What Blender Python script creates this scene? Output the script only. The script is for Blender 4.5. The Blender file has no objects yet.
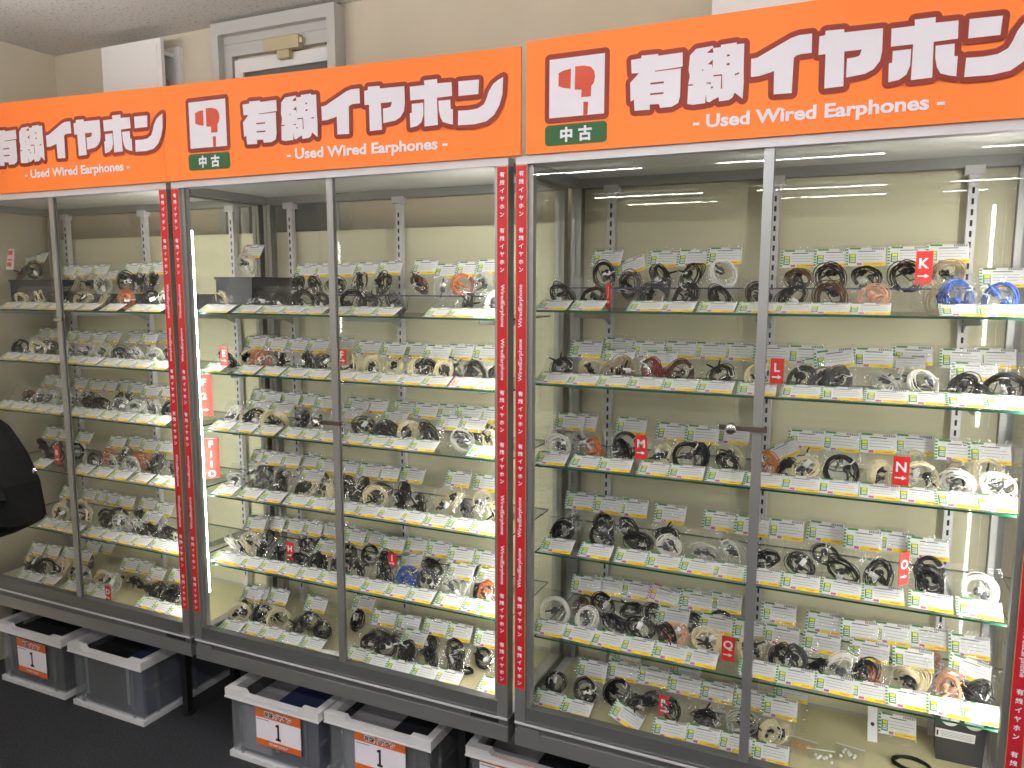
import bpy, math, random
from mathutils import Vector, Matrix
R = math.radians
SC = bpy.context.scene
COL = SC.collection

# ------------------------------------------------------------------ camera
ZS = 0.40                                   # height of the showcase deck above the floor
FPX = 765.19
CAM = Vector((2.053, -1.852, 1.22 + ZS))
YAW, PIT, ROL = 0.4262, -0.1267, 0.0023
_f = Vector((-math.sin(YAW)*math.cos(PIT), math.cos(YAW)*math.cos(PIT), math.sin(PIT)))
_r0 = Vector((math.cos(YAW), math.sin(YAW), 0)); _u0 = _r0.cross(_f)
_r = _r0*math.cos(ROL) + _u0*math.sin(ROL); _u = -_r0*math.sin(ROL) + _u0*math.cos(ROL)
cd = bpy.data.cameras.new('camera'); cam = bpy.data.objects.new('camera', cd); COL.objects.link(cam)
cd.sensor_width = 36; cd.lens = FPX/1024*36; cd.clip_start = .05; cd.clip_end = 60
mw = Matrix((_r, _u, -_f)).transposed().to_4x4(); mw.translation = CAM
cam.matrix_world = mw; SC.camera = cam
def ray(px, py): return (px-512)/FPX*_r - (py-384)/FPX*_u + _f
def at_y(px, py, Y): d = ray(px, py); return CAM + d*((Y-CAM.y)/d.y)
def at_z(px, py, Z): d = ray(px, py); return CAM + d*((Z-CAM.z)/d.z)

# ------------------------------------------------------------------ world, light, exposure
w = bpy.data.worlds.new('world'); SC.world = w; w.use_nodes = True
w.node_tree.nodes['Background'].inputs[0].default_value = (.75, .8, .9, 1)
w.node_tree.nodes['Background'].inputs[1].default_value = .05
SC.view_settings.view_transform = 'Standard'; SC.view_settings.look = 'None'
SC.view_settings.exposure = -0.30; SC.view_settings.gamma = 1.0; SC.view_settings.use_curve_mapping = False
SC.cycles.transparent_max_bounces = 40
SC.cycles.max_bounces = 8; SC.cycles.diffuse_bounces = 4; SC.cycles.glossy_bounces = 3
SC.cycles.caustics_reflective = False; SC.cycles.caustics_refractive = False
TUBE_W = 27.0          # watts of each ceiling tube, downward
LED_S = 90.0           # strength of the lamps in the showcases
def tube(x, y, z, watts, rx):
    ld = bpy.data.lights.new('ceiling_tube_or_fill', 'AREA'); ld.shape = 'RECTANGLE'
    ld.size = 1.2; ld.size_y = .045; ld.energy = watts; ld.color = (1, .985, .965)
    lo = bpy.data.objects.new('ceiling_tube_or_fill', ld); COL.objects.link(lo); lo.location = (x+.6, y, z+ZS); lo.rotation_euler = (R(rx), 0, 0)
for x in (-.85, .95, 2.76):                 # nearest row, lowered; added upward and wall-facing fill brightens ceiling and wall
    tube(x, -1.0, 2.03, 6, 0); tube(x, -.75, 1.86, 42, 180); tube(x, -.98, 2.033, 1.2, 75)
for ry, pw, xs in [(-2.5, .8, [-.85, .95, 2.76]), (-4.45, 1.15, [-2.63, -.85, .95, 2.76]), (-6.35, 1.15, [-4.2, -2.45, -.7, 1.02, 2.75])]:
    for x in xs: tube(x, ry, 2.19, TUBE_W*pw, 0); tube(x, ry, 2.192, 6, 180)

# ------------------------------------------------------------------ materials
def srgb(r, g, b):
    return tuple(((c/255)/12.92 if c/255 <= .04045 else ((c/255+.055)/1.055)**2.4) for c in (r, g, b)) + (1,)
def mat(name, col, rough=.6, metal=0., spec=.5, emit=0.):
    m = bpy.data.materials.new(name); m.use_nodes = True
    b = m.node_tree.nodes['Principled BSDF']
    b.inputs['Base Color'].default_value = col; b.inputs['Roughness'].default_value = rough
    b.inputs['Metallic'].default_value = metal; b.inputs['Specular IOR Level'].default_value = spec
    if emit:
        b.inputs['Emission Color'].default_value = col; b.inputs['Emission Strength'].default_value = emit
    return m
def noisy(name, c1, c2, scale, rough=.7, lo=.35, hi=.65, bump=0., detail=3, metal=0., stretch=None):
    m = mat(name, c1, rough, metal); nt = m.node_tree; b = nt.nodes['Principled BSDF']
    tc = nt.nodes.new('ShaderNodeTexCoord'); n = nt.nodes.new('ShaderNodeTexNoise'); cr = nt.nodes.new('ShaderNodeValToRGB')
    n.inputs['Scale'].default_value = scale; n.inputs['Detail'].default_value = detail
    src = tc.outputs['Object']
    if stretch:
        mp = nt.nodes.new('ShaderNodeMapping'); mp.inputs['Scale'].default_value = stretch
        nt.links.new(src, mp.inputs['Vector']); src = mp.outputs['Vector']
    nt.links.new(src, n.inputs['Vector']); nt.links.new(n.outputs['Fac'], cr.inputs['Fac'])
    cr.color_ramp.elements[0].position = lo; cr.color_ramp.elements[1].position = hi
    cr.color_ramp.elements[0].color = c1; cr.color_ramp.elements[1].color = c2
    nt.links.new(cr.outputs['Color'], b.inputs['Base Color'])
    if bump:
        bp = nt.nodes.new('ShaderNodeBump'); bp.inputs['Strength'].default_value = bump; bp.inputs['Distance'].default_value = .01
        nt.links.new(n.outputs['Fac'], bp.inputs['Height']); nt.links.new(bp.outputs['Normal'], b.inputs['Normal'])
    return m
def clear(name, tint, f0=.04, rough=.0, haze=0., hazecol=(.8, .8, .8, 1), bump=0., bscale=40, maxr=1.):
    """a thin clear sheet: lets light straight through, reflects more at grazing angles"""
    m = bpy.data.materials.new(name); m.use_nodes = True; nt = m.node_tree; nt.nodes.clear()
    out = nt.nodes.new('ShaderNodeOutputMaterial'); tr = nt.nodes.new('ShaderNodeBsdfTransparent'); gl = nt.nodes.new('ShaderNodeBsdfGlossy')
    lw = nt.nodes.new('ShaderNodeLayerWeight'); lw.inputs['Blend'].default_value = .5
    pw = nt.nodes.new('ShaderNodeMath'); pw.operation = 'POWER'; pw.inputs[1].default_value = 5
    ma = nt.nodes.new('ShaderNodeMath'); ma.operation = 'MULTIPLY_ADD'; ma.inputs[1].default_value = maxr-f0; ma.inputs[2].default_value = f0
    mx = nt.nodes.new('ShaderNodeMixShader'); L = nt.links.new
    tr.inputs['Color'].default_value = tint; gl.inputs['Roughness'].default_value = rough
    L(lw.outputs['Facing'], pw.inputs[0]); L(pw.outputs[0], ma.inputs[0]); L(ma.outputs[0], mx.inputs[0])
    L(tr.outputs[0], mx.inputs[1]); L(gl.outputs[0], mx.inputs[2]); last = mx.outputs[0]
    if haze:
        df = nt.nodes.new('ShaderNodeBsdfDiffuse'); df.inputs['Color'].default_value = hazecol
        m2 = nt.nodes.new('ShaderNodeMixShader'); m2.inputs[0].default_value = haze
        L(last, m2.inputs[1]); L(df.outputs[0], m2.inputs[2]); last = m2.outputs[0]
    if bump:
        tc = nt.nodes.new('ShaderNodeTexCoord'); n = nt.nodes.new('ShaderNodeTexNoise'); n.inputs['Scale'].default_value = bscale
        bp = nt.nodes.new('ShaderNodeBump'); bp.inputs['Strength'].default_value = bump; bp.inputs['Distance'].default_value = .004
        L(tc.outputs['Object'], n.inputs['Vector']); L(n.outputs['Fac'], bp.inputs['Height']); L(bp.outputs['Normal'], gl.inputs['Normal'])
    L(last, out.inputs[0]); return m
M = dict(
    wall=noisy('cream_wall', srgb(206, 197, 178), srgb(198, 188, 168), 3, .8),
    ceil=noisy('ceiling_board', srgb(206, 203, 198), srgb(150, 145, 136), 90, .9, .58, .68, .25, 5),
    floor=noisy('dark_carpet', srgb(22, 23, 28), srgb(46, 48, 55), 160, .95, .4, .7, .5, 4),
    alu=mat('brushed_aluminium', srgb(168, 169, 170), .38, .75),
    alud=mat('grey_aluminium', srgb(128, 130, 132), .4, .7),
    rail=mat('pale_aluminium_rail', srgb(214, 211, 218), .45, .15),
    dark=mat('dark_gap', srgb(30, 32, 34), .6),
    steel=mat('black_steel', srgb(22, 24, 25), .5),
    board=noisy('cream_back_board', srgb(240, 233, 208), srgb(235, 228, 202), 2, .7),
    deck=mat('cream_deck', srgb(203, 195, 158), .45),
    glass=clear('pane_glass', (.985, .99, .98, 1), .022),
    shelfglass=clear('shelf_glass', (.965, .985, .97, 1), .04),
    gedge=mat('green_glass_edge', srgb(30, 82, 60), .25),
    film=clear('bag_film', (.99, .99, .99, 1), .035, .10, .008, (.85, .85, .85, 1), .7, 60, .6),
    acrylic=clear('clear_acrylic', (.96, .96, .97, 1), .06, .03, .03),
    blue=mat('blue_acrylic_edge', srgb(62, 66, 108), .3),
    led=mat('lamp_white', (1, .98, .92, 1), .5, emit=LED_S),
    orange=mat('orange_banner', srgb(255, 132, 58), .55, spec=.3),
    brown=mat('brown_print', srgb(134, 54, 44), .6, spec=.2),
    redbrown=mat('red_brown_print', srgb(186, 78, 60), .6, spec=.2),
    white=mat('white_print', srgb(238, 234, 246), .6, spec=.2),
    dgreen=mat('dark_green_print', srgb(52, 92, 58), .6, spec=.2),
    red=mat('red_sticker', srgb(186, 30, 44), .45),
    gold=mat('gold_border', srgb(226, 160, 70), .5),
    sred=mat('red_sign', srgb(206, 40, 36), .4),
    fred=mat('coral_red_sign', srgb(238, 88, 76), .45),
    card=mat('white_card', srgb(222, 222, 226), .5),
    cgreen=mat('green_card_print', srgb(66, 138, 66), .5),
    cpale=mat('pale_green_card_print', srgb(150, 190, 140), .5),
    cyellow=mat('yellow_card_print', srgb(238, 206, 40), .5),
    clemon=mat('lemon_card_print', srgb(228, 224, 70), .5),
    cgrey=mat('grey_card_print', srgb(150, 152, 156), .5),
    cdark=mat('dark_card_print', srgb(90, 92, 98), .5),
    cor=mat('orange_card_print', srgb(226, 130, 40), .5),
    cpink=mat('rose_card_print', srgb(196, 96, 120), .5),
    tie=mat('white_tie', srgb(232, 232, 234), .5),
    tub=clear('translucent_plastic', (.86, .875, .90, 1), .04, .2, .10, (.72, .74, .77, 1), .3, 25),
    tubrim=mat('milky_plastic', srgb(212, 212, 216), .4),
    lab_or=mat('orange_label', srgb(216, 104, 40), .6),
    black=mat('black_print', srgb(24, 26, 26), .6),
    navy=mat('navy_carton', srgb(46, 56, 92), .6),
    bluebox=mat('blue_carton', srgb(48, 88, 124), .6),
    greybox=mat('grey_carton', srgb(170, 168, 172), .7),
    blackbox=mat('black_carton', srgb(34, 36, 42), .6),
    chrome=mat('chrome', srgb(200, 200, 202), .15, 1.),
    bronze=mat('brown_lock_bar', srgb(96, 84, 78), .4, .5),
    beige=mat('beige_metal', srgb(182, 170, 136), .5),
    frame=mat('pale_grey_frame', srgb(188, 187, 184), .45, .2),
    dglass=mat('dark_door_glass', srgb(84, 88, 90), .2),
    offwhite=mat('off_white_steel', srgb(226, 224, 224), .5),
    cloth=noisy('black_nylon', srgb(9, 10, 10), srgb(15, 16, 16), 30, .7, bump=.2),
    skin=mat('skin', srgb(200, 160, 136), .6), hair=mat('dark_hair', srgb(24, 20, 18), .6),
    lamp_wide=mat('lamp_diffuser', (1, .97, .88, 1), .5, emit=85.),
    smoke=mat('smoky_plastic', srgb(52, 52, 54), .25),
)
M['cloth'].node_tree.nodes['Principled BSDF'].inputs['Specular IOR Level'].default_value = .12
CABLE = dict(k=('black', srgb(13, 13, 14)), w=('white', srgb(236, 234, 228)), c=('cream', srgb(226, 214, 176)), g=('silver', srgb(196, 198, 192)),
    d=('dark grey', srgb(74, 76, 82)), b=('brown', srgb(92, 58, 42)), o=('copper', srgb(182, 104, 62)), r=('wine red', srgb(118, 44, 40)),
    u=('blue', srgb(52, 84, 160)), p=('pale pink', srgb(216, 164, 136)), n=('tan', srgb(166, 150, 124)))
for k, (nm, c) in CABLE.items(): M['cab_'+k] = mat(nm.replace(' ', '_')+'_cable', c, .45, spec=.3)

# ------------------------------------------------------------------ mesh helpers
class MB:
    def __init__(s): s.v = []; s.f = []; s.m = []
    def add(s, vs, fs, m=0):
        o = len(s.v); s.v += [tuple(v) for v in vs]
        for f in fs: s.f.append([i+o for i in f]); s.m.append(m)
    def box(s, x0, x1, y0, y1, z0, z1, m=0):
        s.add([(x0,y0,z0),(x1,y0,z0),(x1,y1,z0),(x0,y1,z0),(x0,y0,z1),(x1,y0,z1),(x1,y1,z1),(x0,y1,z1)],
              [(0,3,2,1),(4,5,6,7),(0,1,5,4),(1,2,6,5),(2,3,7,6),(3,0,4,7)], m)
    def poly(s, pts, m=0): s.add(pts, [list(range(len(pts)))], m)
    def prism(s, pts, d, m=0):
        """closed prism: polygon pts swept by vector d"""
        n = len(pts); d = Vector(d); a = [Vector(p) for p in pts]
        s.add(a + [p+d for p in a], [list(range(n))[::-1], list(range(n, 2*n))] + [(i, (i+1) % n, n+(i+1) % n, n+i) for i in range(n)], m)
    def tube(s, pts, r, n=6, m=0, closed=False):
        P = [Vector(p) for p in pts]; k = len(P); vs = []; prev = None
        for i in range(k):
            a = P[i-1] if (i or closed) else P[i]; b = P[(i+1) % k] if (i < k-1 or closed) else P[i]
            t = (b-a).normalized()
            if prev is None:
                q = t.orthogonal().normalized()
            else:
                q = (prev - t*prev.dot(t))
                q = q.normalized() if q.length > 1e-6 else t.orthogonal().normalized()
            prev = q; c = t.cross(q); rr = r[i] if isinstance(r, (list, tuple)) else r
            vs += [P[i] + (q*math.cos(2*math.pi*j/n) + c*math.sin(2*math.pi*j/n))*rr for j in range(n)]
        fs = []
        for i in range(k if closed else k-1):
            i2 = (i+1) % k
            fs += [(i*n+j, i*n+(j+1) % n, i2*n+(j+1) % n, i2*n+j) for j in range(n)]
        if not closed: fs += [list(range(n))[::-1], [(k-1)*n+j for j in range(n)]]
        s.add(vs, fs, m)
    def lathe(s, prof, n=12, m=0, axis='Z', at=(0,0,0)):
        vs = []; at = Vector(at)
        for r, h in prof:
            for j in range(n):
                a = 2*math.pi*j/n; x, y = r*math.cos(a), r*math.sin(a)
                p = {'Z': (x, y, h), 'Y': (x, h, y), 'X': (h, x, y)}[axis]; vs.append(at+Vector(p))
        fs = [(i*n+j, i*n+(j+1) % n, (i+1)*n+(j+1) % n, (i+1)*n+j) for i in range(len(prof)-1) for j in range(n)]
        fs += [list(range(n))[::-1], [(len(prof)-1)*n+j for j in range(n)]]
        s.add(vs, fs, m)
    def append(s, me, mx, mmap):
        s.add([mx @ v.co for v in me.vertices], [], 0); o = len(s.v)-len(me.vertices)
        for p in me.polygons: s.f.append([i+o for i in p.vertices]); s.m.append(mmap[p.material_index])
    def mesh(s, name, mats, smooth=False, off=(0,0,0)):
        me = bpy.data.meshes.new(name); o = Vector(off)
        me.from_pydata([Vector(v)-o for v in s.v], [], s.f)
        for m in mats: me.materials.append(m)
        me.polygons.foreach_set('material_index', s.m)
        if smooth: me.polygons.foreach_set('use_smooth', [True]*len(s.f))
        me.update(); return me
    def build(s, name, mats, parent=None, smooth=False, origin=None):
        """one mesh object; world coordinates in, re-based on its parent (or on origin)"""
        if not isinstance(mats, (list, tuple)): mats = [mats]
        off = Vector(origin) if origin is not None else (wloc(parent) if parent else Vector((0,0,0)))
        o = bpy.data.objects.new(name, s.mesh(name, mats, smooth, off)); COL.objects.link(o)
        if parent:
            o.parent = parent
            if origin is not None: o.location = off - wloc(parent)
        elif origin is not None: o.location = off
        return o
def wloc(o):
    v = Vector(o.location)
    while o.parent: o = o.parent; v = v + Vector(o.location)
    return v
def tag(o, label=None, cat=None, group=None, kind=None):
    for k, v in (('label', label), ('category', cat), ('group', group), ('kind', kind)):
        if v: o[k] = v
    return o
def empty(name, loc, label=None, cat=None, group=None, rz=0):
    o = bpy.data.objects.new(name, None); COL.objects.link(o); o.location = loc; o.rotation_euler = (0, 0, rz); o.empty_display_size = .02
    return tag(o, label, cat, group)
def inst(me, name, parent, loc=(0,0,0), rot=(0,0,0), sc=None, m0=None):
    o = bpy.data.objects.new(name, me); COL.objects.link(o); o.parent = parent; o.location = loc; o.rotation_euler = rot
    if sc: o.scale = sc
    if m0 is not None: o.material_slots[0].link = 'OBJECT'; o.material_slots[0].material = m0
    return o
_tc = {}
def text_mesh(body, size, bold=0., spacing=1., line=1.):
    key = (body, size, bold, spacing)
    if key not in _tc:
        cu = bpy.data.curves.new('lettering', 'FONT'); cu.body = body; cu.size = size; cu.offset = bold; cu.space_character = spacing; cu.space_line = line
        cu.align_x = 'CENTER'; cu.align_y = 'CENTER'; cu.resolution_u = 3
        o = bpy.data.objects.new('lettering', cu); COL.objects.link(o)
        dg = bpy.context.evaluated_depsgraph_get(); me = bpy.data.meshes.new_from_object(o.evaluated_get(dg))
        bpy.data.objects.remove(o); bpy.data.curves.remove(cu)
        for v in me.vertices: v.co.z = 0
        me.materials.clear(); me.materials.append(M['white']); _tc[key] = me
    return _tc[key]
def put_text(mb, body, size, mx, m, bold=0., spacing=1., width=None):
    """text (centred) added to a mesh; mx places its XY plane; width squeezes it to fit"""
    me = text_mesh(body, size, bold, spacing)
    xs = [v.co.x for v in me.vertices]; ys = [v.co.y for v in me.vertices]
    cx, cy = (min(xs)+max(xs))/2, (min(ys)+max(ys))/2
    k = width/(max(xs)-min(xs)) if width else 1
    mb.append(me, mx @ Matrix.Diagonal((k, 1, 1, 1)) @ Matrix.Translation((-cx, -cy, 0)), [m])
FACE = Matrix.Rotation(R(90), 4, 'X')        # XY plane -> XZ plane, looking towards -Y
# ------------------------------------------------------------------ room
CEIL = 2.232 + ZS; WY = .55; XL, XR, YB = -1.28, 5.2, -8.2
def struct(o): return tag(o, kind='structure')
b = MB(); b.box(XL-.1, XR, YB, WY+.1, -.1, 0); struct(b.build('floor', M['floor']))
b = MB(); b.box(XL-.1, XR, YB, WY+.1, CEIL, CEIL+.1); struct(b.build('ceiling', M['ceil']))
b = MB(); b.box(XL, XR, WY, WY+.1, 0, CEIL); struct(b.build('wall_back', M['wall']))
b = MB(); b.box(XL-.1, XL, YB, WY+.1, 0, CEIL); struct(b.build('wall_left', M['wall']))
b = MB(); b.box(XR, XR+.1, YB, WY+.1, 0, CEIL); struct(b.build('wall_right', M['wall']))
b = MB(); b.box(XL-.1, XR+.1, YB-.1, YB, 0, CEIL); struct(b.build('wall_front', M['wall']))

# door behind the signs: deep pale frame standing off the wall, door leaf, closer
DY = WY-.06; dx0, dx1, dz = at_y(211, 45, DY).x, at_y(334, 9, DY).x, CEIL-.012
b = MB(); y0, y1 = DY, WY; gz = at_y(290, 67, WY-.012).z
b.box(dx0, dx0+.035, y0, y1, 0, dz); b.box(dx1-.035, dx1, y0, y1, 0, dz); b.box(dx0+.035, dx1-.035, y0, y1, dz-.045, dz)
b.box(dx0+.035, dx1-.035, y1-.03, y1, dz-.12, dz-.045); b.box(dx0+.035, dx0+.075, y1-.03, y1, 0, dz-.12)
b.box(dx0+.035, dx1-.035, y1-.034, y1-.03, dz-.075, dz-.07)
dr = struct(b.build('door_1', M['frame']))
b = MB()
b.box(dx0+.082, dx0+.122, y1-.025, y1-.001, 0, dz-.135); b.box(dx1-.06, dx1-.036, y1-.025, y1-.001, 0, dz-.135)
b.box(dx0+.122, dx1-.06, y1-.025, y1-.001, gz, dz-.135); b.box(dx0+.122, dx1-.06, y1-.025, y1-.001, 0, .1)
b.build('door_leaf', M['offwhite'], dr)
b = MB(); b.box(dx0+.122, dx1-.06, y1-.014, y1-.008, .1, gz); b.build('door_pane', M['dglass'], dr)
b = MB(); ca, cb = at_y(264, 45, y1-.05).x, at_y(299, 38, y1-.05).x
b.box(ca, cb, y1-.055, y1-.026, dz-.13, dz-.085); b.box(ca+.06, ca+.115, y1-.05, y1-.026, dz-.16, dz-.13)
b.box(cb, cb+.012, y1-.05, y1-.03, dz-.115, dz-.095); b.build('door_closer', M['beige'], dr)

# vent fan hood high on the wall
fx0, fx1, fz0, fz1 = -.84, -.505, 1.85+ZS, 2.185+ZS
t = empty('vent_fan_hood', (-.68, WY, fz0), 'white square vent fan hood mounted high on the wall beside the door', 'vent')
b = MB(); b.box(fx0, fx1, .44, .456, fz0, fz1); b.box(fx0+.02, fx1-.02, .437, .44, fz0+.02, fz1-.02); b.build('cover_plate', M['offwhite'], t)
b = MB(); b.box(fx0+.02, fx1+.0, WY-.02, WY, fz0, fz1-.01); b.box(fx0+.03, fx1-.03, .456, WY-.02, fz1-.05, fz1-.035); b.build('back_plate', M['offwhite'], t)
b = MB(); b.lathe([(.13, -.075), (.13, 0)], 28, 0, 'Y', ((fx0+fx1)/2, WY-.02, (fz0+fz1)/2-.05)); b.build('duct', M['beige'], t, True)

# white steel cabinet and small box above the right showcase
wx = at_y(712, 10, .40).x
b = MB(); b.box(wx, 2.75, .40, WY, 1.70+ZS, CEIL-.03); b.box(wx+.025, 2.745, .392, .40, 1.71+ZS, CEIL-.04)
tag(b.build('wall_cabinet', M['offwhite'], origin=(2.1, WY, 1.7+ZS)), 'white steel wall cabinet behind the largest orange banner', 'cabinet')
b = MB(); b.box(1.515, 1.592, .50, WY, 1.86+ZS, 1.992+ZS); b.box(1.53, 1.577, .496, .50, 1.88+ZS, 1.98+ZS)
tag(b.build('switch_box', M['frame'], origin=(1.55, WY, 1.9+ZS)), 'small grey wall box beside the white wall cabinet', 'box')

# ------------------------------------------------------------------ showcases
CW, PITCH, CH = 1.2, 1.2227, 1.553
SHELVES = {'L': [1.128, .927, .728, .504, .259], 'M': [1.131, .930, .732, .505, .259], 'R': [1.157, .958, .732, .484, .236]}
X0 = {'L': -PITCH, 'M': 0., 'R': PITCH}
def strip_lettering(flip):
    """white lettering of a strip, top at z=0, running down"""
    b = MB(); seg = .2864
    for s in range(5):
        zt = -s*seg
        for rep in range(2):
            z0 = zt - rep*seg/2 - .012
            if s % 2 == 0:
                for i, ch in enumerate('有線イヤホン'):
                    put_text(b, ch, .0140, Matrix.Translation((0, 0, z0-.006-i*.0204)) @ FACE, 0, .0004)
            else:
                put_text(b, 'WiredEarphone', .0150, Matrix.Translation((0, 0, z0-seg/4+.012)) @ FACE @ Matrix.Rotation(R(90 if flip else -90), 4, 'Z'), 0, .0002, width=.112)
    return b
LET = {f: strip_lettering(f).mesh('lettering', [M['white']]) for f in (0, 1)}
def showcase(key, label, led_x):
    x = X0[key]; Z = ZS
    t = empty('display_showcase', (x+.6, .225, 0), label, 'showcase', 'row of glass showcases')
    def part(name, mb, m, par=None, smooth=False): return mb.build(name, m, par or t, smooth)
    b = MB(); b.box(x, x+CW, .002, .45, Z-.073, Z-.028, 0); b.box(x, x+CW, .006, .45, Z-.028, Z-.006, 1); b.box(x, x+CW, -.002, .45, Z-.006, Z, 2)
    bs = part('base', b, [M['alu'], M['alud'], M['rail']])  # lip's highlight and the groove's darkness are put into the colours
    b = MB(); b.box(x+.012, x+.075, -.0005, .002, Z-.045, Z-.014, 0); part('sticker', b, M['alu'], bs)
    b = MB(); b.box(x+CW-.12, x+CW-.03, .0035, .0065, Z-.022, Z-.010, 0); part('nameplate', b, M['dark'], bs)
    b = MB(); b.box(x+.03, x+CW-.03, .03, .43, Z+.0004, Z+.002); part('deck', b, M['deck'])
    for sx in {'L': (-1.20, -.215), 'M': (.085, .975), 'R': (1.47, 2.31)}[key]:
        for sy in (.12, .36):
            b = MB(); b.box(sx, sx+.026, sy, sy+.026, .012, Z-.073); b.lathe([(.022, 0), (.022, .012)], 12, 0, 'Z', (sx+.013, sy+.013, 0)); part('leg', b, M['steel'])
    b = MB(); b.box(x+.032, x+CW-.032, .004, .032, Z, Z+.044); b.box(x+.032, x+CW-.032, .0, .004, Z, Z+.006); part('bottom_rail', b, M['alud'])
    zt = Z+1.532
    for sx in (x, x+CW-.032):
        b = MB(); b.box(sx, sx+.032, 0, .036, Z, zt); ix = sx+.032 if sx == x else sx-.012
        b.box(ix, ix+.012, .01, .032, Z+.044, zt)
        p = part('post', b, M['alu'])
        bx0, bx1 = (sx+.0, sx+.0312)
        s = MB(); s.box(bx0, bx1, -.0012, 0, Z+.100, Z+1.530, 0); s.box(bx0+.0012, bx1-.0012, -.002, -.0012, Z+.1012, Z+1.5288, 1)
        sp = part('red_strip', s, [M['gold'], M['red']], p)
        inst(LET[1 if sx == x else 0], 'lettering', sp, Vector((sx+.0156, -.0026, Z+1.527))-wloc(sp))
        b = MB(); b.box(sx, sx+.032, .418, .45, Z, zt); part('post', b, M['alu'])
    b = MB(); b.box(x, x+CW, -.001, .034, zt, Z+CH); part('top_rail', b, M['rail'])
    b = MB(); b.box(x+.003, x+CW-.003, .41, .45, Z+1.518, Z+1.545)
    for sx in (x, x+CW-.032): b.box(sx+.002, sx+.03, .05, .41, Z+1.518, Z+1.545)
    part('roof_frame', b, M['alu'])
    b = MB(); b.box(x, x+CW, .034, .45, Z+1.545, Z+CH-.001); part('roof_panel', b, M['offwhite'])
    for sx in (x+.012, x+CW-.017): b = MB(); b.box(sx, sx+.005, .05, .418, Z, Z+1.518); part('side_pane', b, M['glass'])
    b = MB(); b.box(x+.032, x+CW-.032, .43, .434, Z, Z+1.518); part('back_pane', b, M['glass'])
    b = MB(); b.box(x+.004, x+CW-.004, .4505, .456, Z-.02, Z+(1.535 if key == 'R' else 1.42)); part('back_board', b, M['board'])
    for lx in (.13, .60, 1.07):
        b = MB(); cx = x+lx; b.box(cx-.011, cx+.011, .408, .428, Z+.002, Z+1.518, 0); b.box(cx-.022, cx+.022, .40, .428, Z+1.500, Z+1.522, 0)
        for k in range(53): zz = Z+.06+k*.0268; b.box(cx-.0028, cx+.0028, .4072, .4082, zz, zz+.015, 1)
        part('shelf_standard', b, [M['rail'], M['dark']])
        for zs in SHELVES[key]:
            b = MB(); zz = Z+zs-.0065
            b.prism([(cx-.0015, .41, zz), (cx-.0015, .09, zz), (cx-.0015, .085, zz-.008), (cx-.0015, .10, zz-.013), (cx-.0015, .36, zz-.026), (cx-.0015, .41, zz-.045)], (.003, 0, 0)); part('shelf_bracket', b, M['alu'])
    for zs in SHELVES[key]:
        b = MB(); a0, a1, c0, c1, h0, h1 = x+.034, x+CW-.034, .058, .392, Z+zs-.005, Z+zs
        b.box(a0, a1, c0, c1, h0, h1, 0)
        for i in range(2, 6): b.m[i] = 1
        part('glass_shelf', b, [M['shelfglass'], M['gedge']])
    d1 = MB(); d1.box(x+.044, x+.630, .012, .017, Z+.03, zt); d1 = part('sliding_door', d1, M['glass'])
    b = MB(); b.box(x+.612, x+.634, .006, .0115, Z+.044, zt); b.box(x+.612, x+.634, .0175, .021, Z+.044, zt); part('stile', b, M['alu'], d1)
    d2 = MB(); d2.box(x+.565, x+CW-.044, .0235, .0285, Z+.03, zt); part('sliding_door', d2, M['glass'])
    lz = Z+{'L': 1.096, 'M': .808, 'R': .887}[key]
    if key != 'L':
        b = MB(); b.box(x+.535, x+.645, -.001, .0055, lz-.006, lz+.006, 0); lk = part('lock_bar', b, M['bronze'])
        b = MB(); b.lathe([(.013, 0), (.014, -.008), (.012, -.022), (.006, -.024)], 16, 0, 'Y', (x+.565, -.001, lz)); part('lock_barrel', b, M['chrome'], lk, True)
    else:
        b = MB(); b.box(x+.60, x+.645, .0, .0055, lz-.005, lz+.005, 0); part('lock_bar', b, M['chrome'])
    for lx in led_x:
        b = MB(); lit = lx < .6                                   # thin bare tube on the left, wide strip tucked behind the right post
        if lit: b.tube([(x+lx, .041, Z+.16), (x+lx, .041, Z+1.40)], .0023, 8)
        else: b.box(x+lx-.003, x+lx+.003, .037, .059, Z+.06, Z+1.46)
        ld = part('lamp_tube', b, M['led'] if lit else M['lamp_wide'])
        if not lit: b = MB(); b.box(x+lx+.0035, x+lx+.005, .037, .085, Z+.04, Z+1.48); part('lamp_shield', b, M['alu'], ld)  # added plate, keeps lamp light from leaking out through the side pane
    return t
showcase('L', 'glass showcase behind the black shoulder bag, full of bagged earphones', [1.1697])
showcase('M', 'middle glass showcase with a bright lamp tube down one post', [.037, 1.1697])
showcase('R', 'glass showcase with red letter signs J to R on its shelves', [1.1697])

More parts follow.
